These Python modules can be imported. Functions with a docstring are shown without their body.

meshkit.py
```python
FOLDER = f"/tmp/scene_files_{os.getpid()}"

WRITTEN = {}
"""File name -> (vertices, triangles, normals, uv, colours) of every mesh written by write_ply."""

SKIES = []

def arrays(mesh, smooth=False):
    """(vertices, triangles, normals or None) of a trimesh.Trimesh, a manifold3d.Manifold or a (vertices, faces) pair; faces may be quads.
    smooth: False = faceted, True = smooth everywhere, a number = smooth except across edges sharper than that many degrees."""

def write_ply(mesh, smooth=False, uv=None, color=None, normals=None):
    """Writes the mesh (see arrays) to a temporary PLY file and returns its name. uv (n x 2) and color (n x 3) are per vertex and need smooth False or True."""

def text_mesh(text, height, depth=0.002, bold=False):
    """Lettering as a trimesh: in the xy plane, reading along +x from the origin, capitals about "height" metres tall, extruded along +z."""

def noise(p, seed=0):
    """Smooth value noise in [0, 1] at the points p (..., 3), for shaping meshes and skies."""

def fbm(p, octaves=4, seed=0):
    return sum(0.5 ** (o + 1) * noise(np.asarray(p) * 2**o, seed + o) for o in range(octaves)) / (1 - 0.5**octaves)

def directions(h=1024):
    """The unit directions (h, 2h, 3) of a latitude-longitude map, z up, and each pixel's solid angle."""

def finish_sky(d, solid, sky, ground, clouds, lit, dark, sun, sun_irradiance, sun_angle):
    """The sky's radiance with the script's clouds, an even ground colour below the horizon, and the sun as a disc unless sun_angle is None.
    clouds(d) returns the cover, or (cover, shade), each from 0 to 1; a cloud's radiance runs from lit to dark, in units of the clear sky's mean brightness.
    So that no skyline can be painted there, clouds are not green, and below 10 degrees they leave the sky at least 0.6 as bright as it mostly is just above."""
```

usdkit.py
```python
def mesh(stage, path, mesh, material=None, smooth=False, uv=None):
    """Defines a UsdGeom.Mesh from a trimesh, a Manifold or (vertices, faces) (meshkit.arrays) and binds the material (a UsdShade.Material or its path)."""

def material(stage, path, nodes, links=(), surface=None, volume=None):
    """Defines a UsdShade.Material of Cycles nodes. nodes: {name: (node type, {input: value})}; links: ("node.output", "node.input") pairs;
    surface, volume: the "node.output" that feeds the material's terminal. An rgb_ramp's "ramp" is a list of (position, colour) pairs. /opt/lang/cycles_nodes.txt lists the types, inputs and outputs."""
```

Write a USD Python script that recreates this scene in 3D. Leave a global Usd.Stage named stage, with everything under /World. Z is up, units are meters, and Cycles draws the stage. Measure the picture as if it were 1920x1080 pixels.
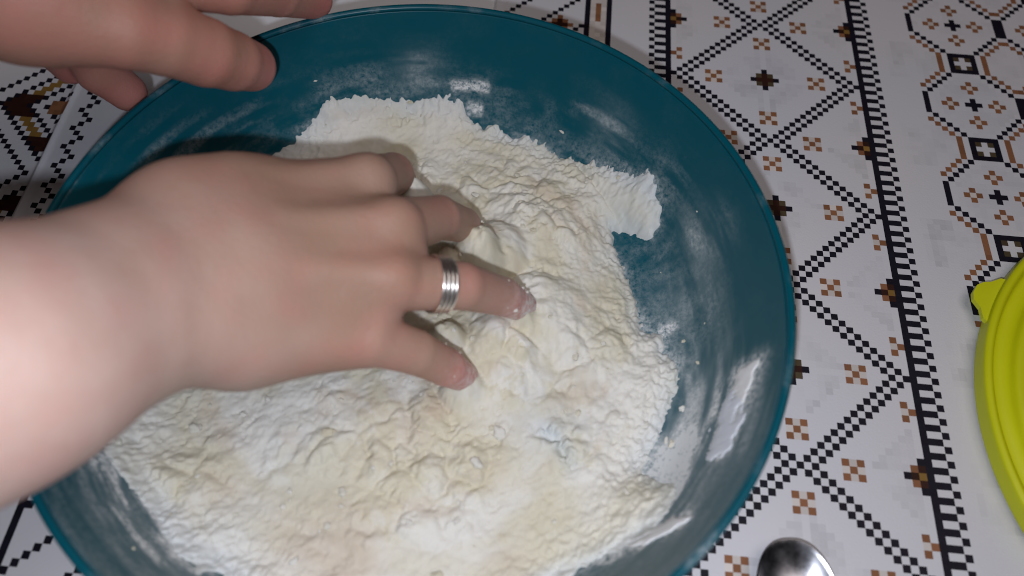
import math, random
import numpy as np, trimesh, usdkit, meshkit
from scipy.ndimage import gaussian_filter
from scipy.spatial import cKDTree
from shapely.geometry import Polygon, LineString, Point
from pxr import Usd, UsdGeom, UsdLux, UsdShade, Sdf, Gf, Vt

random.seed(3)
rng = np.random.default_rng(5)
stage = Usd.Stage.CreateInMemory()
UsdGeom.SetStageUpAxis(stage, 'Z')
UsdGeom.SetStageMetersPerUnit(stage, 1.0)
UsdGeom.Xform.Define(stage, '/World')
UsdGeom.Scope.Define(stage, '/World/Looks')

# ---------------------------------------------------------------- camera and light
CELL = 0.0035                                     # one printed square of the tablecloth
AX = np.array([[0.99531769, 0.09522404, 0.01658562],      # right
               [-0.09057412, 0.85892652, 0.50402536],     # up
               [0.0337495, -0.50316758, 0.86352959]])     # back
EYE = np.array([0.0544, -0.1675, 0.35136])
cam = UsdGeom.Camera.Define(stage, '/World/camera')
M = np.eye(4); M[:3, :3] = AX; M[3, :3] = EYE
cam.AddTransformOp().Set(Gf.Matrix4d(*M.ravel().tolist()))
cam.CreateHorizontalApertureAttr(36.0)
cam.CreateVerticalApertureAttr(20.25)
cam.CreateFocalLengthAttr(36.0 * 1470.04 / 1920)
cam.CreateFStopAttr(5.2)
cam.CreateFocusDistanceAttr(0.42)
cam.CreateClippingRangeAttr((0.03, 50.0))
cam.CreateExposureAttr(0.0)

def aim(prim, pos, target):
    z = np.array(pos, float) - np.array(target, float); z /= np.linalg.norm(z)
    x = np.cross([0, 1, 0.01], z); x /= np.linalg.norm(x); y = np.cross(z, x)
    m = np.eye(4); m[0, :3], m[1, :3], m[2, :3], m[3, :3] = x, y, z, pos
    prim.AddTransformOp().Set(Gf.Matrix4d(*m.ravel().tolist()))

torch = UsdLux.DiskLight.Define(stage, '/World/phone_light')      # the light beside the lens, a few centimetres off
torch.CreateRadiusAttr(0.006)
torch.CreateIntensityAttr(2700.0)
torch.CreateColorAttr(Gf.Vec3f(0.90, 0.95, 1.07))
aim(torch, (0.045, -0.205, 0.352), (0.09, -0.045, 0.0))
room = UsdLux.RectLight.Define(stage, '/World/ceiling_lamp')       # the dim warm lamp of the room
room.CreateWidthAttr(1.0); room.CreateHeightAttr(1.0)
room.CreateIntensityAttr(2.5)
room.CreateColorAttr(Gf.Vec3f(1.0, 0.89, 0.86))
aim(room, (0.5, -0.1, 1.7), (0, 0, 0))

def ray(px, py):
    d = np.array([(px - 960) / 1470.04, -(py - 540) / 1470.04, -1.0])
    return d @ AX

def W(px, py, z):
    """The place at height z that the photograph shows at this pixel (used to measure the photograph)."""
    d = ray(px, py)
    return EYE + d * ((z - EYE[2]) / d[2])

# ---------------------------------------------------------------- helpers
count = {}
def path_of(name, parent=None):
    base = (parent or '/World') + '/' + name
    n = count.get(base, 0); count[base] = n + 1
    return base if n == 0 else f'{base}_{n:03d}'

def tag(path, label=None, category=None, group=None, kind=None):
    p = stage.GetPrimAtPath(path)
    for k, v in (('label', label), ('category', category), ('group', group), ('kind', kind)):
        if v: p.SetCustomDataByKey(k, v)

def thing(name, label, category):
    p = path_of(name); UsdGeom.Xform.Define(stage, p); tag(p, label, category); return p

def obj(name, mesh, mat, parent=None, smooth=False, attrs=None, normals=None):
    p = path_of(name, parent)
    m = usdkit.mesh(stage, p, mesh, mat, smooth)
    if normals is not None:
        m.CreateNormalsAttr(Vt.Vec3fArray.FromNumpy(np.asarray(normals, np.float32))); m.SetNormalsInterpolation('vertex')
    for k, v in (attrs or {}).items():
        v = np.asarray(v, np.float32)
        if v.ndim == 2:
            UsdGeom.PrimvarsAPI(m).CreatePrimvar(k, Sdf.ValueTypeNames.Color3fArray, 'vertex').Set(Vt.Vec3fArray.FromNumpy(v))
        else:
            UsdGeom.PrimvarsAPI(m).CreatePrimvar(k, Sdf.ValueTypeNames.FloatArray, 'vertex').Set(Vt.FloatArray.FromNumpy(v))
    return p

def mat(name, nodes, links=(), surface='p.BSDF'):
    return usdkit.material(stage, '/World/Looks/' + name, nodes, links, surface=surface)

def revolve(profile, n=256, closed=False):
    pr = np.asarray(profile, float); k = len(pr)
    a = np.arange(n) * 2 * np.pi / n
    v = np.stack([pr[None, :, 0] * np.cos(a)[:, None], pr[None, :, 0] * np.sin(a)[:, None], np.broadcast_to(pr[None, :, 1], (n, k))], -1).reshape(-1, 3)
    f = []
    i = np.arange(n)[:, None]; j = np.arange(k if closed else k - 1)[None, :]
    i2, j2 = (i + 1) % n, (j + 1) % k
    q = np.stack([i * k + j, i2 * k + j, i2 * k + j2, i * k + j2], -1).reshape(-1, 4)
    return v, q

def catmull(pts, n=10):
    p = np.asarray(pts, float); p = np.vstack([2 * p[0] - p[1], p, 2 * p[-1] - p[-2]]); out = []
    for a, b, c, d in zip(p[:-3], p[1:-2], p[2:-1], p[3:]):
        for t in np.linspace(0, 1, n, endpoint=False):
            out.append(.5 * (2 * b + (c - a) * t + (2 * a - 5 * b + 4 * c - d) * t * t + (3 * b - a - 3 * c + d) * t ** 3))
    out.append(p[-2]); return np.array(out)

# ---------------------------------------------------------------- materials
m_cloth = mat('printed_oilcloth', {
    'a': ('attribute', {'attribute': 'print'}),
    'tc': ('geometry', {}),
    'n': ('noise_texture', {'scale': 900.0, 'detail': 2.0}),
    'n2': ('noise_texture', {'scale': 9.0, 'detail': 3.0}),
    'r': ('map_range', {'from_min': 0.3, 'from_max': 0.7, 'to_min': 0.40, 'to_max': 0.55}),
    'b': ('bump', {'strength': 0.25, 'distance': 0.0004}),
    'p': ('principled_bsdf', {'roughness': 0.45, 'specular_ior_level': 0.16})},
    [('a.color', 'p.base_color'), ('tc.position', 'n.vector'), ('tc.position', 'n2.vector'), ('n.fac', 'b.height'), ('b.normal', 'p.normal'),
     ('n2.fac', 'r.value'), ('r.result', 'p.roughness')])
m_table = mat('table_wood', {'p': ('principled_bsdf', {'base_color': (0.2, 0.11, 0.06), 'roughness': 0.5})})
m_bowl = mat('teal_plastic', {
    'd': ('attribute', {'attribute': 'dust'}),
    'tc': ('geometry', {}),
    'n': ('noise_texture', {'scale': 420.0, 'detail': 4.0, 'roughness': 0.75}),
    'ng': ('map_range', {'from_min': 0.35, 'from_max': 0.65, 'to_min': 0.1, 'to_max': 1.5}),
    'f': ('attribute', {'attribute': 'film'}),
    'mul': ('math', {'math_type': 'multiply_add', 'use_clamp': True}),
    'mx': ('mix_color', {'a': (0.0008, 0.073, 0.102), 'b': (0.66, 0.68, 0.68)}),
    'r': ('map_range', {'from_min': 0.0, 'from_max': 0.5, 'to_min': 0.30, 'to_max': 0.75, 'clamp': True}),
    'p': ('principled_bsdf', {'roughness': 0.3, 'specular_ior_level': 0.26})},
    [('tc.position', 'n.vector'), ('n.fac', 'ng.value'), ('d.fac', 'mul.value1'), ('ng.result', 'mul.value2'), ('f.fac', 'mul.value3'), ('mul.value', 'mx.fac'),
     ('mx.result', 'p.base_color'), ('mul.value', 'r.value'), ('r.result', 'p.roughness')])
m_flour = mat('flour_dough', {
    'a': ('attribute', {'attribute': 'tone'}),
    'tc': ('geometry', {}),
    'n': ('noise_texture', {'scale': 700.0, 'detail': 4.0, 'roughness': 0.7}),
    'b': ('bump', {'strength': 0.3, 'distance': 0.0008}),
    'p': ('principled_bsdf', {'roughness': 0.9, 'specular_ior_level': 0.15, 'subsurface_weight': 0.15, 'subsurface_scale': 0.002, 'subsurface_radius': (1.0, 0.9, 0.7)})},
    [('a.color', 'p.base_color'), ('tc.position', 'n.vector'), ('n.fac', 'b.height'), ('b.normal', 'p.normal')])
m_skin = mat('skin', {
    'red': ('attribute', {'attribute': 'red'}),
    'brown_tone': ('attribute', {'attribute': 'brown_tone'}),  # kneading hand's tan, and weak light painted into the holding arm
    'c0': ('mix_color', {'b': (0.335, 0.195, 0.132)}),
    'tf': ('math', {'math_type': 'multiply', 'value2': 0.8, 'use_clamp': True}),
    'dust': ('attribute', {'attribute': 'dust'}),
    'tc': ('geometry', {}),
    'n1': ('noise_texture', {'scale': 38.0, 'detail': 4.0, 'roughness': 0.6}),
    'n2': ('noise_texture', {'scale': 520.0, 'detail': 3.0, 'roughness': 0.6}),
    'v': ('voronoi_texture', {'scale': 900.0, 'feature': 'distance_to_edge'}),
    'n3': ('noise_texture', {'scale': 330.0, 'detail': 4.0, 'roughness': 0.7}),
    'c1': ('mix_color', {'a': (0.46, 0.29, 0.225), 'b': (0.63, 0.45, 0.395)}),
    'c2': ('mix_color', {'b': (0.56, 0.185, 0.165)}),
    'dm': ('map_range', {'from_min': 0.35, 'from_max': 0.65, 'to_min': 0.1, 'to_max': 1.4}),
    'dk': ('math', {'math_type': 'multiply', 'use_clamp': True}),
    'c3': ('mix_color', {'b': (0.72, 0.68, 0.66)}),
    'add': ('math', {'math_type': 'multiply_add', 'value2': 0.5}),
    'b': ('bump', {'strength': 0.38, 'distance': 0.0007}),
    'p': ('principled_bsdf', {'roughness': 0.52, 'specular_ior_level': 0.35, 'subsurface_weight': 0.2, 'subsurface_scale': 0.003, 'subsurface_radius': (1.0, 0.35, 0.2)})},
    [('tc.position', 'n1.vector'), ('tc.position', 'n2.vector'), ('tc.position', 'v.vector'), ('tc.position', 'n3.vector'),
     ('n1.fac', 'c1.fac'), ('brown_tone.fac', 'tf.value1'), ('tf.value', 'c0.fac'), ('c1.result', 'c0.a'), ('c0.result', 'c2.a'), ('red.fac', 'c2.fac'), ('c2.result', 'c3.a'),
     ('n3.fac', 'dm.value'), ('dm.result', 'dk.value1'), ('dust.fac', 'dk.value2'), ('dk.value', 'c3.fac'), ('c3.result', 'p.base_color'),
     ('v.distance', 'add.value1'), ('n2.fac', 'add.value3'), ('add.value', 'b.height'), ('b.normal', 'p.normal')])
m_steel = mat('steel', {
    'tc': ('geometry', {}),
    'n': ('noise_texture', {'scale': 120.0, 'detail': 3.0}),
    'r': ('map_range', {'from_min': 0.3, 'from_max': 0.7, 'to_min': 0.20, 'to_max': 0.32}),
    'p': ('principled_bsdf', {'base_color': (0.62, 0.62, 0.66), 'metallic': 1.0})},
    [('tc.position', 'n.vector'), ('n.fac', 'r.value'), ('r.result', 'p.roughness')])
m_ring = mat('ring_metal', {'p': ('principled_bsdf', {'base_color': (0.95, 0.91, 0.86), 'metallic': 1.0, 'roughness': 0.28})})
m_lid = mat('yellow_plastic', {
    'tc': ('geometry', {}),
    'n': ('noise_texture', {'scale': 60.0, 'detail': 3.0}),
    'c': ('mix_color', {'a': (0.58, 0.60, 0.004), 'b': (0.64, 0.66, 0.006)}),
    'p': ('principled_bsdf', {'roughness': 0.42, 'specular_ior_level': 0.4})},
    [('tc.position', 'n.vector'), ('n.fac', 'c.fac'), ('c.result', 'p.base_color')])
m_white = mat('white_plastic', {'p': ('principled_bsdf', {'base_color': (0.84, 0.85, 0.88), 'roughness': 0.32})})

# ---------------------------------------------------------------- table and tablecloth
table = trimesh.creation.box((1.5, 1.3, 0.03)); table.apply_translation((0.0, 0.05, -0.0175))
tag(obj('table', table, m_table), 'table top hidden under the patterned cloth', None, None, 'structure')

WHITE, BLACK, BROWN, DARK, GOLD, OLIVE, PINK = range(7)
COL = np.array([(0.615, 0.61, 0.64), (0.010, 0.009, 0.016), (0.24, 0.105, 0.052), (0.035, 0.013, 0.009), (0.24, 0.135, 0.035), (0.075, 0.055, 0.03), (0.60, 0.545, 0.51)])
I0, I1, J0, J1 = -190, 75, -95, 135
gi, gj = np.meshgrid(np.arange(I0, I1 + 1), np.arange(J0, J1 + 1), indexing='ij')

def build_print(i, j):
    c = np.full(i.shape, WHITE); gray = np.zeros(i.shape)
    def put(mask, k): c[mask] = k
    # --- band of crossing diagonals between two ladders, mirrored about column -17
    q = np.where(i >= -17, i, -34 - i)                   # distance from the ladder's rail
    band = (q >= -17) & (q < 0)
    J = (j % 28); jj = np.where(J > 14, J - 28, J)       # -13..14, 0 at the tip
    a = -(q + 1)                                         # 0 beside the rail, 16 on the axis
    put(band & ((a == np.abs(jj)) | (a == np.abs(jj) + 2)), BLACK)
    put(band & (a == 16) & (np.abs(jj) == 14), BLACK)
    def quincunx(da, dj): return ((da == 0) & (dj == 0)) | ((np.abs(da) == 1) & (np.abs(dj) == 1))
    def halo(da, dj): return (np.abs(da) + np.abs(dj) == 1)
    x = i + 17
    for (ca, cj) in ((0, 9), (0, -9), (9, 0), (-9, 0)):
        put(band & quincunx(x - ca, jj - cj), BROWN); put(band & halo(x - ca, jj - cj), PINK)
    j14 = np.where(jj <= 0, jj + 14, jj - 14)
    for ca in (7, -7):
        put(band & quincunx(x - ca, j14), BROWN); put(band & halo(x - ca, j14), PINK)
    for cj in (5, -5):
        put(band & quincunx(q + 1, jj - cj), BROWN); put(band & ((q + 2) == 0) & (jj == cj), PINK)
    ax, aj = np.abs(x), np.abs(jj)
    put(band & ((ax == 2) & (aj == 0) | (ax == 0) & (aj == 2)), BLACK)
    put(band & (ax == 1) & (aj == 1), OLIVE)
    put(band & ((ax <= 1) & (aj == 0) | (ax == 0) & (aj == 1)), DARK)
    aq, ak = np.abs(q), np.abs(j14)
    put(band & (aq == 3) & (ak == 0), BLACK); put(band & (aq == 2) & (ak == 0), DARK); put(band & (aq == 1) & (ak == 0), GOLD)
    put(band & (aq == 2) & (ak == 1), BROWN); put(band & (aq == 1) & (ak == 1), DARK); put(band & (aq == 1) & (ak == 2), BLACK)
    gray += np.where(band & (ax + aj * 1.1 < 9) & (ax > 0) & (aj > 0) & (ax + aj > 2), 1.0, 0)
    gray += np.where(band & (aq + ak < 9) & (ak > 0) & (aq > 1), 0.8, 0)
    lad = (q >= 0) & (q < 4) & (i > -40)
    put(lad & (q == 0), BLACK)
    put(lad & ((q == 1) | (q == 2)) & (j % 2 == 1), BLACK)
    put(lad & (q == 3) & (j % 2 == 0), BLACK)
    # --- octagons right of the ladder
    oct_ = i >= 11
    u = np.abs((i - 19 + 8) % 17 - 8); v = (j - 2 + 10) % 20 - 10; b = np.abs(v)
    put(oct_ & (u == 8) & (b <= 2), BLACK)
    for k in range(1, 6): put(oct_ & (u == 8 - k) & (b == 2 + k), BLACK)
    put(oct_ & (u <= 2) & (b >= 8), BLACK)
    put(oct_ & (u <= 1) & (b >= 9), OLIVE)
    put(oct_ & (((u == 0) & (b >= 9)) | ((u <= 1) & (b == 10))), WHITE)
    put(oct_ & (u == 4) & (b >= 8), BROWN)
    for k in range(4): put(oct_ & (u == 8 - k) & (b == 4 + k), BROWN)
    put(oct_ & (u + b <= 1), BLACK)
    for (cu, cb) in ((0, 4), (4, 0)):
        put(oct_ & (np.abs(u - cu) + np.abs(b - cb) == 1), BROWN); put(oct_ & (u == cu) & (b == cb), PINK)
    gray += np.where(oct_ & (u + b < 9) & (u + b > 1), 0.5, 0)
    gray += np.where((i >= 7) & (u > 3) & (b >= 6), 0.55, 0)
    gray += np.where((i >= 6) & (i < 11) & (b >= 6), 0.5, 0)
    # --- double rail and zigzags left of the left ladder
    mid = (i <= -45) & (i >= -116); w = np.where(i > -83, -i, 165 + i)       # 45 .. 49 the rails
    put(mid & ((w == 45) | (w == 49)) & (i > -83), BLACK)
    put(mid & (w == 49), BLACK)
    put((i == -47) & ((j + 6) % 10 < 5), BROWN)
    put((i >= -48) & (i <= -46) & (c == WHITE), PINK)
    put(mid & (w > 49) & (i > -83) & ((i + j + 60) % 8 == 0), BLACK)
    put(mid & (w > 49) & (i <= -83) & ((i + j + 30) % 8 == 0), BLACK)
    fl = np.abs((i + 54)) + np.abs((j + 10 + 8) % 16 - 8)
    put(mid & (fl <= 1) & (i > -83), DARK); put(mid & (fl == 2) & (i > -83), BROWN)
    # --- small zigzag beside the fold, nested chevrons beyond it
    zz = (i >= -134) & (i <= -131)
    t = j % 4
    put(zz & (((i == -133) & (t == 0)) | ((i == -132) & (t % 2 == 1)) | ((i == -131) & (t == 2))), BLACK)
    far = i < -135
    tri = np.abs((j - 20 + 14) % 28 - 14)
    rel = i + 139 - tri
    inner = far & (rel > -8) & (rel < -3)
    put(inner, np.int64(PINK))
    tone = np.where((tri <= 2) | (np.abs(tri - 8) <= 1), DARK, GOLD)
    c[inner] = tone[inner]
    put(inner & ((rel == -7) | (rel == -4)) & (tone == GOLD), WHITE)
    for r0 in (0, -3, -8, -12): put(far & (rel == r0), BLACK)
    put(far & (np.abs(i + 137) <= 1) & (np.abs((j - 20 + 14) % 28 - 14) <= 1), BROWN)
    d = np.abs(i + 148) + np.abs((j - 6 + 14) % 28 - 14)
    put(far & (d <= 3) & (d > 1), DARK); put(far & (d <= 1), GOLD)
    d2 = np.abs(i + 158) + np.abs((j - 20 + 14) % 28 - 14)
    put(far & (d2 <= 6), DARK); put(far & (d2 <= 3), GOLD)
    return c, gray

code, gray = build_print(gi, gj)
colour = COL[code].copy()
cellnoise = rng.random(code.shape)
soft = meshkit.fbm(np.stack([gi * .42, gj * .42, 0 * gi], -1), 4, 4)
g = np.clip(gray, 0, 1) * np.clip((soft - .34) * 2.4, 0, 1) * (0.5 + .5 * cellnoise)
shade = np.where(code == WHITE, 1 - 0.20 * g, 1.0) * np.where(code == WHITE, 1, 0.86 + .28 * cellnoise)
colour *= shade[..., None]
warm = meshkit.noise(np.stack([gi * .06, gj * .06, 0 * gi + 3], -1))
colour *= np.where((code == WHITE)[..., None], 1 + (warm[..., None] - .5) * np.array([.05, .02, -.03]), 1)

def cloth_height(x, y):
    p = np.stack([x * 7, y * 7, 0 * x], -1)
    z = 0.0007 * (meshkit.fbm(p, 2, 9) - .5)
    xf = (-135.3 + (y * -1 + .2020) / CELL * .0 ) * CELL + .2415          # the pressed fold at the left
    s = x - xf - 0.0012 * np.sin(y * 30)
    z = z + 0.0016 * np.exp(-(s / 0.0016) ** 2)
    return z

def build_cloth():
    xs, cell = [], []
    for k in range(I0, I1 + 1):
        n = 6 if -138 <= k <= -133 else 1
        for t in range(n): xs.append((k - .5 + t / n, k - .5 + (t + 1) / n)); cell.append(k - I0)
    xs = np.array(xs); cell = np.array(cell)
    ys = np.arange(J0, J1 + 1)
    xa, xb = xs[:, 0], xs[:, 1]
    ia, ja = np.meshgrid(np.arange(len(xs)), np.arange(len(ys)), indexing='ij')
    X = np.stack([xa[ia], xb[ia], xb[ia], xa[ia]], -1)
    Y = np.stack([ys[ja] + .5, ys[ja] + .5, ys[ja] - .5, ys[ja] - .5], -1)
    x = X * CELL + .2415; y = -Y * CELL + .2020
    z = cloth_height(x, y)
    e = 1e-4
    nx = -(cloth_height(x + e, y) - z) / e; ny = -(cloth_height(x, y + e) - z) / e
    nrm = np.stack([nx, ny, np.ones_like(nx)], -1); nrm /= np.linalg.norm(nrm, axis=-1, keepdims=True)
    v = np.stack([x, y, z], -1).reshape(-1, 3)
    q = np.arange(len(v)).reshape(-1, 4)
    col = np.repeat(colour[cell[ia], ja].reshape(-1, 3), 4, axis=0)
    return v, q, col, nrm.reshape(-1, 3)

v, q, col, nrm = build_cloth()
p = obj('tablecloth', (v, q), m_cloth, None, False, {'print': col}, nrm)
tag(p, 'white oilcloth printed with black and brown cross-stitch diamonds and octagons', 'tablecloth')

# ---------------------------------------------------------------- teal bowl
R_RIM, H_RIM = 0.1575, 0.075
inner_profile = catmull([(0.0005, .0045), (.06, .0045), (.098, .0050), (.116, .0085), (.1285, .0175), (.1375, .031), (.1450, .0475), (.1510, .0625), (R_RIM - .0022, H_RIM - .001)], 14)
pr_r, pr_z = inner_profile[:, 0], inner_profile[:, 1]
def bowl_z(r): return np.interp(r, pr_r, pr_z) + np.maximum(r - pr_r[-1], 0) * 3

def on_bowl(px, py, lift=0.0):
    """Where the sight line of a pixel meets the inside of the bowl."""
    d = ray(px, py); t = np.linspace(.15, .6, 6000)
    P = EYE + d * t[:, None]
    r = np.hypot(P[:, 0], P[:, 1])
    ok = np.nonzero((P[:, 2] <= bowl_z(r) + lift) & (r < R_RIM))[0]
    return P[ok[0]] if len(ok) else P[np.argmin(np.abs(r - R_RIM) + np.abs(P[:, 2] - H_RIM))]

outline_px = [(480, 300), (545, 262), (585, 215), (620, 178), (690, 168), (765, 176), (830, 172), (862, 190), (890, 222), (945, 240), (990, 246), (1030, 268), (1065, 292), (1110, 303), (1170, 312), (1225, 322),
              (1240, 375), (1236, 415), (1222, 442), (1185, 432), (1150, 425), (1148, 452), (1172, 500), (1195, 560), (1212, 612), (1255, 622), (1250, 650), (1274, 675), (1268, 730), (1255, 790), (1225, 830),
              (1205, 880), (1240, 900), (1270, 905), (1275, 940), (1230, 985), (1150, 1035), (1060, 1080), (960, 1130), (800, 1170), (600, 1160), (470, 1110), (380, 1060), (320, 1030), (280, 960), (245, 905), (205, 850), (190, 800), (200, 720), (260, 560), (360, 400)]
outline = Polygon([on_bowl(*p_, .004)[:2] for p_ in outline_px]).buffer(0)
blobs = [((1402, 688), (1345, 845), .0042, .0016), ((1278, 972), (1200, 1015), .0034, .0022), ((912, 162), (850, 168), .0016, .0008), ((1262, 880), (1215, 960), .0030, .0014),
         ((1300, 800), (1290, 850), .0012, .0006), ((250, 1010), (300, 1050), .0022, .0008), ((880, 200), (900, 205), .0015, .0006), ((1240, 620), (1262, 612), .0016, .0010),
         ((1292, 825), (1238, 925), .0026, .0009), ((1288, 890), (1222, 990), .0030, .0010), ((1252, 840), (1206, 925), .0022, .0008), ((1225, 985), (1130, 1050), .0026, .0009),
         ((188, 865), (255, 955), .0028, .0009), ((225, 955), (330, 1035), .0030, .0009), ((290, 1000), (400, 1078), .0030, .0010), ((1215, 830), (1190, 880), .0020, .0008)]
blob_w = [(on_bowl(*a)[:2], on_bowl(*b)[:2], r, h) for a, b, r, h in blobs]

def seg_dist(P, a, b):
    ab = b - a; t = np.clip(((P - a) @ ab) / (ab @ ab), 0, 1)
    return np.linalg.norm(P - a - t[..., None] * ab, axis=-1), t

NG = 470; ext = 0.155
gx = np.linspace(-ext, ext, NG); step = gx[1] - gx[0]
FX, FY = np.meshgrid(gx, gx, indexing='ij')
P2 = np.stack([FX, FY], -1)
from PIL import Image, ImageDraw
from scipy.ndimage import distance_transform_edt
im = Image.new('L', (NG * 2, NG * 2)); ImageDraw.Draw(im).polygon([((b + ext) / step * 2, (a + ext) / step * 2) for a, b in outline.exterior.coords], fill=1)
inside = np.asarray(im)[::2, ::2] > 0
SD = (distance_transform_edt(inside) - distance_transform_edt(~inside)) * step
RR = np.hypot(FX, FY); TH = np.arctan2(FY, FX)
zero = 0 * FX
swirl = np.stack([RR * 260, TH * .1 * 85, zero], -1)               # stirred round and round: streaks run along the wall
fb1 = meshkit.fbm(np.stack([FX * 90, FY * 90, zero], -1), 4, 11)
fb2 = meshkit.fbm(np.stack([FX * 330, FY * 330, zero], -1), 4, 17)
fbs = meshkit.fbm(swirl, 4, 23)
fb3 = meshkit.fbm(np.stack([FX * 800, FY * 800, zero], -1), 3, 19)
sd = SD + .0045 * (fb3 - .5) + .005 * (fb1 - .5) + .004 * (fb2 - .5) + .003 * (fbs - .5)
# the thin blue-showing scrape in the dough
hp, hd = on_bowl(1045, 840, .012)[:2], None
d_k, _ = seg_dist(P2, on_bowl(1090, 300, .01)[:2], on_bowl(1178, 425, .008)[:2])
d_h, _ = seg_dist(P2, on_bowl(1028, 812, .012)[:2], on_bowl(1066, 868, .012)[:2])
bed = .0125 * (1 - np.exp(-np.maximum(sd, 0) / .011))
bed += .006 * np.clip(sd / .04, 0, 1) * (meshkit.fbm(np.stack([FX * 38, FY * 38, zero], -1), 3, 31) - .35)
crackn = meshkit.fbm(np.stack([FX * 120 + 2 * fb1, FY * 120 + 2 * fb2, zero + 4], -1), 3, 83)
crack = np.clip(1 - np.abs(crackn - .5) / .022, 0, 1) * np.clip((meshkit.fbm(np.stack([FX * 45, FY * 45, zero], -1), 2, 89) - .42) * 6, 0, 1)
lump = .0022 * (fb1 - .5) + .0008 * (fb2 - .5) + .0006 * (fbs - .5) + .0013 * (fb3 - .5) - .0016 * crack
hump = np.zeros_like(FX)
for px, py, zt, rx in ((772, 350, .053, .013), (800, 383, .040, .011), (896, 438, .050, .0125), (930, 440, .036, .016), (836, 478, .039, .009), (978, 572, .036, .008), (1010, 560, .030, .02), (838, 618, .037, .009), (872, 706, .032, .008), (930, 640, .028, .02), (1000, 420, .026, .03)):
    c = W(px, py, zt)[:2]
    hump = np.maximum(hump, (zt - .017) * np.exp(-(((FX - c[0]) ** 2 + (FY - c[1]) ** 2) / rx ** 2) ** 1.3))
hump = gaussian_filter(hump, 1.5)
bed = bed + hump * (.85 + .3 * fb1)
calm = .30 + .85 * np.clip((meshkit.fbm(np.stack([FX * 30 + 9, FY * 30, zero], -1), 2, 101) - .38) * 4, 0, 1)
T = np.where(sd > 0, bed + lump * calm * np.clip(sd / .008, 0, 1), np.maximum(sd, -.003))
T = T - .0035 * np.exp(-(d_h / .004) ** 2) * (fb2 > .42) - .0022 * np.exp(-(d_k / .0011) ** 2)
# crumbs: small rounded clumps of wet dough
crumb = np.zeros_like(T) - 1
clump_at = [on_bowl(px, py, .02)[:2] for px, py in ((850, 380), (850, 480), (840, 620), (950, 640), (800, 790), (700, 850), (850, 900), (620, 1000), (350, 880), (1050, 760), (950, 330))]; wet_c = np.zeros_like(T)
clumpy = np.clip((meshkit.fbm(np.stack([FX * 42, FY * 42, zero], -1), 2, 97) - .47) * 4, .06, .8) * np.clip((.125 - RR) / .03, .25, 1)
for c in clump_at: clumpy += .75 * np.exp(-((FX - c[0]) ** 2 + (FY - c[1]) ** 2) / .018 ** 2)
clumpy = np.clip(clumpy, 0, 1) * np.clip(sd / .012, .25, 1)
warp = np.stack([FX + .0035 * (fb1 - .5) * 2 + .0016 * (fb2 - .5) * 2, FY + .0035 * (meshkit.fbm(np.stack([FX * 90 + 50, FY * 90, zero], -1), 3, 12) - .5) * 2 + .0016 * (fb3 - .5) * 2], -1)
clump_h = np.zeros_like(T); wet_c = np.zeros_like(T)
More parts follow.
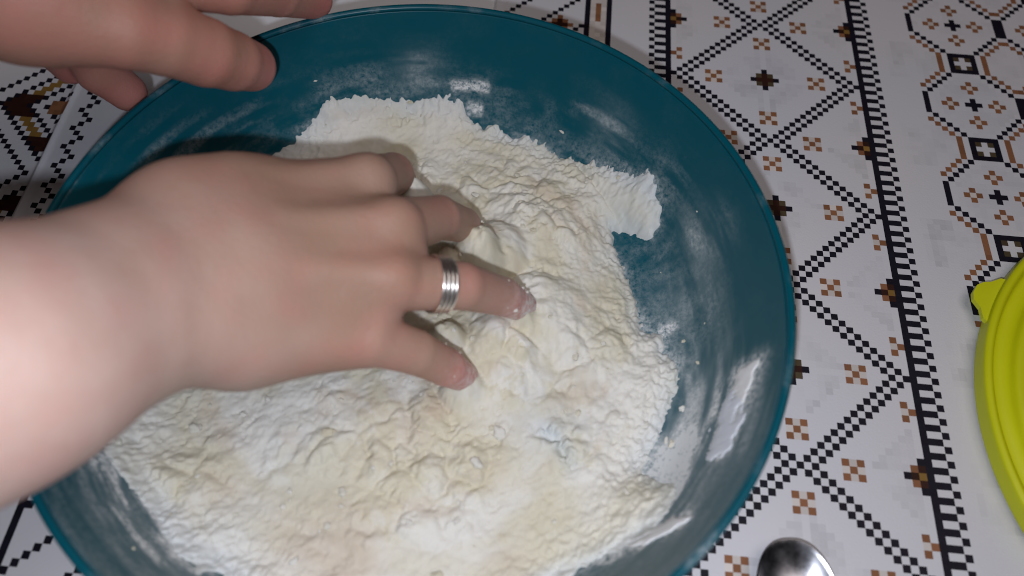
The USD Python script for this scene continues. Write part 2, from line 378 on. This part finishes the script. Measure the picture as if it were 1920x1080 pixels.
for size, amp, seed in ((.0150, .0058, 1), (.0066, .0018, 2), (.0026, .0007, 3)):
    g_ = np.random.default_rng(seed)
    npt = int(.30 ** 2 / size ** 2 * 1.15)
    pt = (g_.random((npt, 2)) - .5) * .31
    dd, ii_ = cKDTree(pt).query(warp.reshape(-1, 2), k=2)
    hgt = g_.random(npt); tn_ = g_.random(npt)
    f1 = (dd[:, 0] / size).reshape(NG, NG); edge_ = ((dd[:, 1] - dd[:, 0]) / size).reshape(NG, NG)
    own = hgt[ii_[:, 0]].reshape(NG, NG)
    clump_h += amp * (.35 + .9 * own) * (1 - np.exp(-edge_ * 2.2)) * (own > .25 if size < .01 else 1)
    wet_c += (.5 if size > .005 else .25) * tn_[ii_[:, 0]].reshape(NG, NG)
crumb = clump_h * clumpy
has = clumpy
T = T + np.where(sd > 0, crumb * np.clip(sd / .005, 0, 1), 0)
smear_h = np.zeros_like(T)
for a, b, r, h in blob_w[:2]:
    d, t = seg_dist(P2, a, b)
    ab = (b - a) / np.linalg.norm(b - a)
    al = (P2 - a) @ ab; pe = (P2 - a) @ np.array([-ab[1], ab[0]])
    st_ = meshkit.fbm(np.stack([al * 160, pe * 1100, zero], -1), 4, 77)
    rr = r * np.clip(.35 + 2.4 * (st_ - .25), .15, 1.6) * (.5 + 1.1 * t * (1.35 - t))
    hh = h * np.sqrt(np.clip(1 - (d / rr) ** 2, 0, 1)) + np.where(d < rr, .0003, 0)
    smear_h = np.where(d < rr, np.maximum(smear_h, hh * (1 + .5 * (fb2 - .5))), smear_h)
T = np.where((smear_h > 0) & (T < smear_h), smear_h, T)
T = gaussian_filter(T, .6)
FZ = bowl_z(RR) + T

def flour_z(x, y):
    return FZ[int(round((x + ext) / step)), int(round((y + ext) / step))]

def spot(px, py, r, lift=.012):
    c = on_bowl(px, py, lift)[:2]
    return np.exp(-((FX - c[0]) ** 2 + (FY - c[1]) ** 2) / r ** 2)

white = np.array([.715, .695, .635]); wet = np.array([.61, .565, .425]); brown_tone = np.array([.56, .47, .36]); blue = np.array([.53, .60, .645])
lowf = meshkit.fbm(np.stack([RR * 55, TH * .1 * 30, zero], -1), 3, 41)
yw = np.clip((lowf - .43) * 2.6, 0, .75) + 1.9 * has * np.clip(wet_c - .52, 0, 1)
for px, py, r, a in ((340, 870, .014, .75), (850, 830, .020, .8), (720, 900, .020, .4), (830, 620, .016, .7), (840, 370, .018, .5), (1040, 400, .030, .35), (1130, 560, .030, .3), (750, 250, .018, .5), (640, 850, .02, .35), (1050, 960, .012, .5)):
    yw += a * spot(px, py, r) * (.55 + .9 * fbs)
tn = np.clip((meshkit.fbm(np.stack([RR * 90, TH * .1 * 40, zero], -1), 3, 47) - .58) * 2.5, 0, .6)
for px, py, r, a in ((650, 1040, .014, .9), (780, 790, .010, .45), (560, 1010, .016, .4), (420, 920, .010, .4), (950, 1060, .012, .4)):
    tn += a * spot(px, py, r) * (.5 + fbs)
bl = .55 * np.clip(1 - sd / .010, 0, 1) * (RR > .1) + .45 * spot(1190, 370, .016) + .4 * spot(1030, 800, .016) + .45 * np.exp(-(d_h / .0045) ** 2) + .3 * spot(560, 850, .022) + .3 * spot(400, 1000, .02)
yw = np.clip(yw, 0, .9)[..., None]; tn = np.clip(tn, 0, .75)[..., None]; bl = np.clip(bl, 0, .8)[..., None]
tonec = white * (1 - yw) + wet * yw
tonec = tonec * (1 - tn) + brown_tone * tn
tonec = tonec * (1 - bl * .8) + blue * bl * .8
tonec = np.where((smear_h > 0)[..., None] & (SD < 0)[..., None], np.where((meshkit.noise(np.stack([FX * 60, FY * 60, zero], -1), 5) > .5)[..., None], np.array([.80, .80, .79]), np.array([.68, .71, .76])), tonec)
tonec = tonec * (.95 + .10 * fb2[..., None])
keep = (T > -.0028) & (RR < .1535)
idx = np.arange(NG * NG).reshape(NG, NG)
qd = np.stack([idx[:-1, :-1], idx[1:, :-1], idx[1:, 1:], idx[:-1, 1:]], -1).reshape(-1, 4)
kq = (keep[:-1, :-1] & keep[1:, :-1] & keep[1:, 1:] & keep[:-1, 1:]).ravel()
qd = qd[kq]
used = np.unique(qd); remap = -np.ones(NG * NG, int); remap[used] = np.arange(len(used))
fv = np.stack([FX, FY, FZ], -1).reshape(-1, 3)[used]
# ---------------------------------------------------------------- person: two forearms with hands
def cone_sdf(P, a, b, ra, rb):
    ab = b - a; L2 = ab @ ab
    t = np.clip(((P - a) @ ab) / L2, 0, 1)
    return np.linalg.norm(P - a - t[:, None] * ab, axis=1) - (ra + (rb - ra) * t)

def smin(a, b, k):
    h = np.maximum(k - np.abs(a - b), 0) / k
    return np.minimum(a, b) - h * h * k * .25

def field(P, prims):
    d = None
    for (a, b, ra, rb, k) in prims:
        e = cone_sdf(P, a, b, ra, rb)
        d = e if d is None else smin(d, e, k)
    return d

def surface_nets(prims, h):
    lo = np.min([np.minimum(a, b) - max(ra, rb) for a, b, ra, rb, k in prims], 0) - 3 * h
    hi = np.max([np.maximum(a, b) + max(ra, rb) for a, b, ra, rb, k in prims], 0) + 3 * h
    n = np.ceil((hi - lo) / h).astype(int) + 1
    # coarse pass finds the cells near the surface
    axs = [lo[i] + h * np.arange(n[i]) for i in range(3)]
    D = np.full(n, 1.0)
    cs = 6
    cx = [a[::cs] for a in axs]
    C = np.stack(np.meshgrid(*cx, indexing='ij'), -1); dc = field(C.reshape(-1, 3), prims).reshape(C.shape[:3])
    near = np.abs(dc) < h * cs * 1.9
    full = np.repeat(np.repeat(np.repeat(near, cs, 0), cs, 1), cs, 2)
    full = np.roll(full, -cs // 2, (0, 1, 2)) | full | np.roll(full, -cs + 1, (0, 1, 2))
    full = full[:n[0], :n[1], :n[2]]
    sign = np.repeat(np.repeat(np.repeat(dc, cs, 0), cs, 1), cs, 2)[:n[0], :n[1], :n[2]]
    D = np.where(sign < 0, -1.0, 1.0)
    mask = np.zeros(n, bool); mask[:full.shape[0], :full.shape[1], :full.shape[2]] = full
    ii = np.argwhere(mask)
    D[tuple(ii.T)] = field(lo + ii * h, prims)
    ins = D < 0
    # cell vertices
    c = np.zeros(tuple(n - 1) + (3,)); cnt = np.zeros(tuple(n - 1))
    sl = lambda o: tuple(slice(o[i], n[i] - 1 + o[i]) for i in range(3))
    corners = [(a, b, d) for a in (0, 1) for b in (0, 1) for d in (0, 1)]
    mixed = np.zeros(tuple(n - 1), bool); s0 = ins[sl((0, 0, 0))]
    for o in corners: mixed |= ins[sl(o)] != s0
    cells = np.argwhere(mixed); vid = -np.ones(tuple(n - 1), int); vid[tuple(cells.T)] = np.arange(len(cells))
    vs = np.zeros((len(cells), 3)); ct = np.zeros(len(cells))
    for o in corners:
        for ax in range(3):
            if o[ax]: continue
            o2 = list(o); o2[ax] = 1
            d1 = D[tuple((cells + o).T)]; d2 = D[tuple((cells + o2).T)]
            m = (d1 < 0) != (d2 < 0)
            t = np.where(m, d1 / np.where(m, d1 - d2, 1), 0)
            pt = np.array(o, float)[None] + t[:, None] * np.eye(3)[ax]
            vs[m] += pt[m]; ct[m] += 1
    verts = lo + (cells + vs / ct[:, None]) * h
    quads = []
    for ax in range(3):
        u, w = (ax + 1) % 3, (ax + 2) % 3
        o2 = np.eye(3, dtype=int)[ax]
        A = ins[tuple(slice(0, n[i] - (1 if i == ax else 0)) for i in range(3))]
        B = ins[tuple(slice(1 if i == ax else 0, n[i]) for i in range(3))]
        e = np.argwhere(A != B); e = e[(e[:, u] > 0) & (e[:, w] > 0) & (e[:, u] < n[u] - 1) & (e[:, w] < n[w] - 1)]
        du, dw = np.eye(3, dtype=int)[u], np.eye(3, dtype=int)[w]
        f = np.stack([vid[tuple((e - du - dw).T)], vid[tuple((e - dw).T)], vid[tuple(e.T)], vid[tuple((e - du).T)]], -1)
        flip = ~A[tuple(e.T)]
        f[flip] = f[flip][:, ::-1]
        quads.append(f)
    F = np.vstack(quads); F = F[(F >= 0).all(1)]
    for _ in range(3):
        e = h * .5; g_ = np.stack([field(verts + np.eye(3)[i] * e, prims) - field(verts - np.eye(3)[i] * e, prims) for i in range(3)], -1) / (2 * e)
        d = field(verts, prims); verts = verts - (d / np.maximum((g_ ** 2).sum(1), .3))[:, None] * g_ * .8
    return verts, F, g_ / np.linalg.norm(g_, axis=1, keepdims=True)

def chain(pts, k=.005):
    """pts: (place, radius) ..."""
    return [(a[0], b[0], a[1], b[1], k) for a, b in zip(pts[:-1], pts[1:])]

def right_arm():
    P = []
    e = W(0, 680, .148) - W(385, 505, .108); e /= np.linalg.norm(e)
    # forearm: two parallel cones give the flattened section
    w1, w2 = W(358, 432, .106), W(406, 570, .100)
    f1, f2 = W(-18, 667, .148), W(10, 680, .142)
    P += [(f1, w1, .0278, .0215, .03), (f2, w2, .0270, .0215, .03)]
    el = (f1 + f2) / 2 + np.array([-.11, -.135, .035])
    P += [(el, f1, .037, .0278, .02), (el, f2, .037, .0270, .02)]
    P += [(el, el + np.array([-.20, -.02, .05]), .039, .046, .02)]
    P += [(w1, w2, .0205, .0205, .02)]
    # palm
    mcp = {'i': W(690, 343, .086), 'm': W(738, 428, .090), 'r': W(738, 528, .087), 'p': W(690, 632, .078)}
    base = {'i': W(450, 392, .100), 'm': W(455, 460, .104), 'r': W(455, 535, .102), 'p': W(450, 610, .094)}
    rad = {'i': (.0178, .0116), 'm': (.0170, .0120), 'r': (.0168, .0115), 'p': (.0168, .0108)}
    for n in 'imrp':
        P.append((base[n], mcp[n], *rad[n], .010))
    P.append((w1, base['i'], .0205, .0185, .015)); P.append((w2, base['p'], .0205, .0190, .015))
    P.append((W(400, 505, .105), W(460, 500, .103), .022, .021, .015))
    P.append((W(470, 612, .086), W(672, 618, .070), .0205, .0135, .012))       # heel of the hand
    P.append((base['m'] - [0, 0, .006], (mcp['m'] + mcp['r']) / 2 - [0, 0, .008], .018, .012, .012))
    for n in 'imr':                                                           # knuckles and tendons
        up = np.array([0, -.15, 1]) / 1.01
        P.append((mcp[n] + up * .0040, mcp[n] + up * .0042 + np.array([.0006, 0, 0]), .0090, .0090, .007))
        P.append((base[n] + up * .0150 + (mcp[n] - base[n]) * .30, mcp[n] + up * .0088, .0030, .0036, .006))
    P.append((W(372, 598, .112), W(378, 600, .112), .007, .007, .016))         # ulna bump
    P.append(((base['m'] + base['r']) / 2 + [0, 0, .001], (mcp['m'] + mcp['r']) / 2 - [.010, 0, .003], .0165, .0105, .012))
    P.append(((base['i'] + base['m']) / 2, (mcp['i'] + mcp['m']) / 2 - [.009, 0, .003], .0165, .0105, .012))
    P.append(((base['p'] + base['r']) / 2, (mcp['p'] + mcp['r']) / 2 - [.010, 0, .003], .016, .0100, .012))
    k = .0012
    P += chain([(mcp['i'], .0120), (W(736, 326, .064), .0096), (W(748, 338, .040), .0084), (W(754, 350, .020), .0072)], k)
    P += chain([(mcp['m'], .0124), (W(822, 408, .068), .0098), (W(868, 422, .042), .0084), (W(884, 436, .020), .0072)], k)
    P += chain([(mcp['r'], .0118), (W(865, 536, .074), .0098), (W(942, 556, .050), .0086), (W(978, 574, .028), .0074)], k)
    P += chain([(mcp['p'], .0110), (W(778, 660, .062), .0092), (W(836, 688, .044), .0082), (W(868, 706, .026), .0070)], k)
    P += chain([(W(455, 370, .092), .0165), (W(560, 365, .062), .0130), (W(650, 385, .040), .0108), (W(715, 400, .022), .0088)], .008)
    tips = [W(905, 438, .022), W(985, 572, .036), W(872, 706, .032), W(768, 348, .022)]
    kn = [mcp[n] for n in 'imrp'] + [W(865, 536, .074), W(832, 412, .073), W(778, 660, .062), W(744, 328, .066)]
    return P, tips, kn

def left_arm():
    P = []
    # thumb over the rim, pad on the inner wall
    P += chain([(W(40, 16, .150), .0185), (W(235, 52, .137), .0158), (W(310, 73, .127), .0146), (W(385, 98, .114), .0142), (W(435, 114, .102), .0128), (W(470, 124, .090), .0113)], .0012)
    # back of the hand and wrist
    P += [(W(-190, -130, .172), W(60, -70, .156), .030, .027, .02), (W(-170, -95, .160), W(50, -40, .148), .026, .022, .02)]
    P += [(W(60, -60, .155), W(285, -58, .140), .026, .0150, .014), (W(60, -130, .155), W(300, -150, .142), .025, .0150, .014), (W(40, -200, .150), W(290, -240, .138), .022, .0135, .014)]
    wr = W(-190, -100, .168)
    P += [(wr, wr + np.array([-.22, -.05, .07]), .030, .040, .02)]
    # first finger outside the rim
    P += chain([(W(285, -55, .140), .0145), (W(430, -28, .124), .0122), (W(520, -14, .102), .0108), (W(588, 0, .080), .0094)], .0012)
    # second finger behind it, curled down the outside of the wall
    P += chain([(W(290, -120, .142), .0140), (W(440, -75, .118), .0115), (W(500, -40, .085), .0098), (W(515, -10, .060), .0085)], .005)
    # two fingertips come round below the thumb and press on the outer wall
    P += chain([(W(120, 40, .110), .0110), (W(150, 82, .085), .0108), (W(186, 132, .068), .0108), (W(238, 172, .054), .0096)], .003)
    P += chain([(W(60, 30, .115), .0110), (W(90, 80, .085), .0100), (W(132, 122, .066), .0092)], .003)
    tips = [W(470, 122, .090), W(588, 0, .080), W(226, 160, .052), W(130, 128, .062)]
    kn = [W(385, 98, .116), W(430, -28, .124), W(165, 128, .070)]
    return P, tips, kn

def skin_attrs(v, tips, kn, floury):
    red = np.full(len(v), .02 if floury else .30)  # holding arm starts redder: its dim light is put into the skin colour
    for t in tips: red += .75 * np.exp(-((v - t) ** 2).sum(1) / .016 ** 2)
    if floury: red += .8 * np.exp(-((v - tips[2]) ** 2).sum(1) / .017 ** 2) + .5 * np.exp(-((v - tips[1]) ** 2).sum(1) / .024 ** 2) + .4 * np.exp(-((v - tips[0]) ** 2).sum(1) / .026 ** 2)
    for t in kn: red += .22 * np.exp(-((v - t) ** 2).sum(1) / .011 ** 2)
    d = np.zeros(len(v))
    if floury:
        for t, w_ in zip(tips, (.7, .75, .35, .7)): d += w_ * np.exp(-((v - t) ** 2).sum(1) / .018 ** 2)
        d += .35 * np.clip((.045 - v[:, 2]) / .02, 0, 1)
    else:
        d += .10 * np.exp(-((v - tips[0]) ** 2).sum(1) / .012 ** 2)
    blotch = meshkit.fbm(v * 70, 3, 3)
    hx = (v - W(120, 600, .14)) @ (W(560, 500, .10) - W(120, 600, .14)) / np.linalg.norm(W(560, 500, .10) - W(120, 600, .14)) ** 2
    tan_and_dim = np.clip(hx, 0, 1) if floury else np.full(len(v), 1.25)  # floury hand really tanned; other arm darkened to paint in the light's falloff
    return {'brown_tone': tan_and_dim * (.75 + .5 * meshkit.fbm(v * 40, 3, 8)), 'red': np.clip(red + .6 * (blotch - .47), 0, .85), 'dust': np.clip(d, 0, .8)}

def ring_mesh(c, axis, r, w, th):
    prof_ = [(r, -w), (r + th * .8, -w * .8), (r + th, 0), (r + th * .8, w), (r, w), (r - .0003, 0)]
    vv, ff = revolve(prof_, 64, True)
    z = axis / np.linalg.norm(axis); x = np.cross(z, [0, 0, 1.0]); x /= np.linalg.norm(x); y = np.cross(z, x)
    return np.asarray(vv) @ np.stack([x, y, z]) + c, ff

person = thing('person', 'person with bare forearms, one hand kneading dough, the other holding the bowl', 'person')
def add_arm(spec, label, floury):
    prims, tips, kn = spec
    vv, ff, nn = surface_nets(prims, .0018)
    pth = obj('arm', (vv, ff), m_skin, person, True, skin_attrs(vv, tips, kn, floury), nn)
    tag(pth, label)
    return pth, vv, nn, tips
arm_r, ARM_V, ARM_N, ARM_T = add_arm(right_arm(), 'bare arm whose floury fingers dig into the dough', True)
arm_l, *_ = add_arm(left_arm(), 'bare arm with dim light painted into its skin, thumb hooked over the bowl rim', False)
ra, rb = W(738, 528, .087), W(865, 536, .074)
for t in (.56, .625, .69, .755):
    c = ra + (rb - ra) * t
    obj('ring', ring_mesh(c, rb - ra, .0118 + (.0099 - .0118) * t + .0004, .0007, .0010), m_ring, arm_r, True)

# loose crumbs lying on the bed and thrown against the wall
ico = trimesh.creation.icosphere(2, 1.0); cr_v, cr_f, cr_c, off = [], [], [], len(fv)
for k in range(150):
    if k % 4 == 0:
        th = rng.random() * 2 * np.pi; rad = .120 + .026 * rng.random()
        cx, cy = rad * math.cos(th), rad * math.sin(th)
        if abs(SD[int((cx + ext) / step), int((cy + ext) / step)]) > .016: continue
        sz = .0003 + .0009 * rng.random() ** 2
    elif k % 4 == 1:
        cx, cy = clump_at[k % len(clump_at)] + rng.normal(size=2) * .016; sz = .0006 + .0018 * rng.random() ** 2
    else:
        th = rng.random() * 2 * np.pi; rad = .135 * math.sqrt(rng.random()); cx, cy = rad * math.cos(th), rad * math.sin(th); sz = .0004 + .0011 * rng.random() ** 2
    if math.hypot(cx, cy) > .147: continue
    cz = max(flour_z(cx, cy), bowl_z(math.hypot(cx, cy))) + sz * .1
    u = ico.vertices * (1 + 1.7 * (meshkit.fbm(ico.vertices * 1.5 + k * 7.3, 3, 7)[:, None] - .5)) * sz * np.array([1 + .8 * rng.random(), 1, .7])
    an = rng.random() * 6.28; u = u @ np.array([[math.cos(an), -math.sin(an), 0], [math.sin(an), math.cos(an), 0], [0, 0, 1]])
    t_ = rng.random() ** 1.5
    cr_v.append(u + [cx, cy, cz]); cr_f.append(np.asarray(ico.faces) + off); off += len(u); cr_c.append(np.tile(white * (1 - t_) + wet * t_, (len(u), 1)))
arm_pts, fore = ARM_V, ARM_V[:, 2]
near = np.min([np.linalg.norm(arm_pts - t, axis=1) for t in ARM_T], 0)
cand = np.nonzero((near < .026) & (ARM_N[:, 2] > -.2))[0]
for k in range(26):
    q0 = arm_pts[cand[rng.integers(len(cand))]]; sz = .0003 + .0009 * rng.random() ** 2
    u = ico.vertices * (1 + 1.7 * (meshkit.fbm(ico.vertices * 1.5 + k * 3.1, 3, 9)[:, None] - .5)) * sz * np.array([1.3, 1, .8])
    t_ = rng.random()
    cr_v.append(u + q0); cr_f.append(np.asarray(ico.faces) + off); off += len(u); cr_c.append(np.tile(white * (1 - t_) + wet * t_, (len(u), 1)))
ftri = np.vstack([remap[qd][:, [0, 1, 2]], remap[qd][:, [0, 2, 3]]] + cr_f)
fcol = np.vstack([tonec.reshape(-1, 3)[used]] + cr_c); fv = np.vstack([fv] + cr_v)
p = obj('dough', (fv, ftri), m_flour, None, True, {'tone': fcol})
tag(p, 'crumbly white flour and wet dough being stirred inside the teal bowl', 'dough', None, 'stuff')

bowl = thing('mixing_bowl', 'large round teal plastic bowl with flour smeared on its inner wall', 'bowl')
prof = np.vstack([inner_profile, catmull([(R_RIM + .0002, H_RIM - .004), (.1532, .060), (.1470, .044), (.1395, .027), (.1305, .0125), (.118, .0035), (.105, .0015), (.06, .0012), (.0005, .0012)], 6)])
bv, bq = revolve(prof, 900)
br, bth = np.hypot(bv[:, 0], bv[:, 1]), np.arctan2(bv[:, 1], bv[:, 0])
k_in = np.tile(np.arange(len(prof)) < len(inner_profile), 900)
streak = meshkit.fbm(np.stack([bv[:, 2] * 210, bth * 5, 0 * br + 2], -1), 4, 61)
streak2 = meshkit.fbm(np.stack([np.cos(bth) * 16, np.sin(bth) * 16, bv[:, 2] * 90], -1), 4, 67)
dust = np.zeros(len(bv))
for px, py, rx, a in ((785, 128, .010, .40), (700, 140, .012, .2), (1130, 235, .012, .34), (1090, 205, .008, .25), (1160, 270, .010, .25), (1310, 440, .011, .40), (1350, 430, .010, .3), (1265, 330, .010, .25), (300, 285, .012, .30), (390, 270, .014, .40),
                      (455, 235, .012, .35), (150, 350, .012, .3), (1300, 560, .014, .3), (1330, 640, .014, .35), (1300, 720, .016, .5), (1330, 790, .016, .4), (1270, 850, .018, .7), (1250, 930, .018, .6), (1230, 610, .010, .45), (240, 960, .014, .5), (300, 1010, .014, .5), (180, 880, .012, .35), (200, 940, .01, .3), (480, 200, .012, .2), (930, 175, .010, .2)):
    c = on_bowl(px, py)
    dust += a * np.exp(-((bv - c) ** 2).sum(1) / rx ** 2)
dust *= .36 * np.clip((streak - .40) * 4.5, 0, 1.4)
low = np.clip(1 - (bv[:, 2] - .018) / .03, 0, 1)
dust += low * .12 * np.clip((streak2 - .42) * 3.5, 0, 1)
dust += .008 * np.clip((streak2 - .45) * 4, 0, 1)
lower = np.clip((-.02 - bv[:, 1]) / .08, 0, 1)
dust += lower * .16 * np.clip((streak - .3) * 2.5, 0, 1)
for a, b, r, h in blob_w:
    d, t = seg_dist(bv[:, :2], a, b)
    dust += 1.1 * np.exp(-(d / (r * 1.1)) ** 2) * np.clip((streak - .3) * 3.2, .1, 1.3)
ix = np.clip(np.round((bv[:, :2] + ext) / step).astype(int), 0, NG - 1)
edge = -SD[ix[:, 0], ix[:, 1]]
dust += .36 * np.exp(-np.maximum(edge - .0005, 0) / .0028) * np.clip((streak - .33) * 3.2, 0, 1)
dust *= k_in
film = np.zeros(len(bv))
for px, py, rx, a in ((1310, 450, .016, .10), (1290, 560, .018, .10), (1330, 660, .020, .14), (1300, 760, .020, .20), (1270, 860, .022, .30), (1215, 960, .020, .28), (1400, 800, .02, .10), (240, 950, .02, .22), (330, 1040, .02, .25), (1140, 240, .012, .10), (780, 130, .012, .10)):
    film += a * np.exp(-((bv - on_bowl(px, py)) ** 2).sum(1) / rx ** 2)
film *= k_in * (.4 + 1.2 * np.clip((streak - .3) * 2.5, 0, 1))
obj('body', (bv, bq), m_bowl, bowl, True, {'dust': np.clip(dust, 0, .85), 'film': film})
a = np.linspace(0, 2 * np.pi, 15)[:-1]
rv, rq = revolve(np.stack([R_RIM - .0003 + .0017 * np.cos(-a), H_RIM - .0008 + .0016 * np.sin(-a)], 1), 360, True)
obj('rim', (rv, rq[:, ::-1]), m_bowl, bowl, True, {'dust': np.clip(.25 * (meshkit.fbm(rv * 60, 3, 5) - .55) * 4, 0, .2)})

# ---------------------------------------------------------------- yellow lid
rim_px = [(1926, 470), (1889, 528), (1862, 605), (1847, 660), (1843, 700), (1855, 800), (1889, 890), (1927, 955)]
pts = np.array([W(a, b, .011)[:2] for a, b in rim_px])
A = np.c_[2 * pts, np.ones(len(pts))]; sol = np.linalg.lstsq(A, (pts ** 2).sum(1), rcond=None)[0]
lc = sol[:2]; LR = math.sqrt(sol[2] + (lc ** 2).sum())
print('lid', lc, LR)
lid = thing('lid', 'round yellow-green plastic lid with a small tab, at the right edge', 'lid')
lp = catmull([(.0005, .0072), (LR * .5, .0074), (LR - .030, .0074), (LR - .027, .0078), (LR - .0245, .0094), (LR - .020, .0098), (LR - .016, .0094), (LR - .0135, .0062), (LR - .010, .0050), (LR - .0065, .0058), (LR - .0045, .0104), (LR - .0028, .0118), (LR - .0008, .0114), (LR, .0098), (LR + .0002, .005), (LR - .0002, .0012), (LR - .003, .0010), (LR - .0035, .0040), (LR - .02, .0036), (.0005, .0036)], 5)
vv, ff = revolve(lp, 260)
obj('cover', (vv + [lc[0], lc[1], 0], ff), m_lid, lid, True)
tp = W(1858, 562, .007)[:2]; dirv = (tp - lc) / np.linalg.norm(tp - lc); base_a = math.atan2(dirv[1], dirv[0])
tab = Polygon([(LR - .004, -.0150), (LR + .001, -.0135), (LR + .0045, -.0085), (LR + .0075, -.0062), (LR + .0095, -.003), (LR + .0098, .002), (LR + .0085, .0055), (LR + .004, .0085), (LR + .001, .0135), (LR - .004, .0150)]).buffer(.0012).buffer(-.0004)
tm = trimesh.creation.extrude_polygon(tab, .0026, engine='earcut')
tm.apply_translation((0, 0, .0062)); tm.apply_transform(trimesh.transformations.rotation_matrix(base_a, (0, 0, 1))); tm.apply_translation((lc[0], lc[1], 0))
obj('tab', tm, m_lid, lid, 30)

# ---------------------------------------------------------------- spoon
spoon = thing('spoon', 'shiny steel spoon lying on the cloth beside the bowl, tip pointing away', 'spoon')
def spoon_parts():
    n, m_ = 72, 14
    a = np.arange(n) * 2 * np.pi / n
    def shell(off, flip):
        rows = []
        for k in range(m_ + 1):
            rho = k / m_
            ca_, sa_ = np.sign(np.cos(a)) * np.abs(np.cos(a)) ** .82, np.sign(np.sin(a)) * np.abs(np.sin(a)) ** .88
            x = .0178 * ca_ * rho * (1 - .04 * sa_); y = .0275 * sa_ * rho
            z = .0078 * rho ** 2.4 + off * (1 - .55 * rho ** 3) + .0010 * rho ** 2 * (np.abs(np.sin(a)) ** 3)
            rows.append(np.stack([x * (1 + off * 8), y * (1 + off * 8), z], 1))
        return np.array(rows)
    top, bot = shell(.0014, 0), shell(0.0, 1)
    # closed loop: up the inside, over the edge, down the outside
    rows = np.concatenate([top, bot[::-1]], 0)
    k = len(rows); v_ = rows.reshape(-1, 3); f_ = []
    i, j = np.meshgrid(np.arange(k - 1), np.arange(n), indexing='ij'); j2 = (j + 1) % n
    f_ = np.stack([i * n + j, (i + 1) * n + j, (i + 1) * n + j2, i * n + j2], -1).reshape(-1, 4)[:, ::-1]
    # handle
    ys = np.linspace(-.026, -.150, 40); t = (ys + .026) / -.124
    zc = .0082 + .012 * np.sin(np.clip(t * 1.15, 0, 1) * np.pi) * (1 - t * .6) - .003 * t
    wd = .0042 - .0012 * np.sin(t * np.pi) + .0055 * np.clip(t - .45, 0, 1) ** 1.2
    wd[-3:] *= [.92, .75, .45]
    ang = np.linspace(0, 2 * np.pi, 17)[:-1]
    hv = np.stack([wd[:, None] * np.cos(ang), np.broadcast_to(ys[:, None], (40, 16)), zc[:, None] + .0011 * np.sin(ang)], -1).reshape(-1, 3)
    i, j = np.meshgrid(np.arange(39), np.arange(16), indexing='ij'); j2 = (j + 1) % 16
    hf = np.stack([i * 16 + j, i * 16 + j2, (i + 1) * 16 + j2, (i + 1) * 16 + j], -1).reshape(-1, 4)
    return (v_, f_), (hv, hf)
(sb, sf), (hv, hf) = spoon_parts()
sc = W(1496, 1146, .006); ca, sa = math.cos(.10), math.sin(.10)
Rz = np.array([[ca, -sa, 0], [sa, ca, 0], [0, 0, 1]])
place = lambda x: x @ Rz.T + [sc[0], sc[1], .0012]
obj('spoon_bowl', (place(sb), sf), m_steel, spoon, True)
obj('handle', (place(hv), hf), m_steel, spoon, True)

# ---------------------------------------------------------------- white board behind the bowl
c0 = W(928, 6, .008)
board = Polygon([(c0[0] - .30, .178), (c0[0], .178), (c0[0], .44), (c0[0] - .30, .44)]).buffer(-.012).buffer(.012)
def rounded_slab(poly, z0, z1, r=.0018):
    layers = [(0, z0), (0, z1 - r), (r * .3, z1 - r * .3), (r, z1)]
    rings = [np.array(poly.buffer(-o, join_style=1).exterior.coords)[:-1] for o, _ in layers[:1]]
    base_ = rings[0]; cen = np.array(poly.centroid.coords[0])
    n = len(base_); vv = []
    nx_ = np.roll(base_, -1, 0) - np.roll(base_, 1, 0); nrm_ = np.stack([nx_[:, 1], -nx_[:, 0]], 1); nrm_ /= np.linalg.norm(nrm_, axis=1, keepdims=True)
    if ((base_ - cen) * nrm_).sum() < 0: nrm_ = -nrm_
    for o, z in layers: vv.append(np.c_[base_ - nrm_ * o, np.full(n, z)])
    vv.append(np.array([[*cen, z1]])); v_ = np.vstack(vv); f_ = []
    for k in range(len(layers) - 1):
        for a_ in range(n):
            b_ = (a_ + 1) % n
            f_ += [(k * n + a_, k * n + b_, (k + 1) * n + b_), (k * n + a_, (k + 1) * n + b_, (k + 1) * n + a_)]
    L = len(layers) - 1
    for a_ in range(n): f_.append((L * n + a_, L * n + (a_ + 1) % n, len(v_) - 1))
    m = trimesh.Trimesh(v_, f_, process=False); m.fix_normals(); return m
p = obj('board', rounded_slab(board, .0016, .0085), m_white, None, 30)
tag(p, 'white plastic board lying on the cloth behind the bowl', 'board')
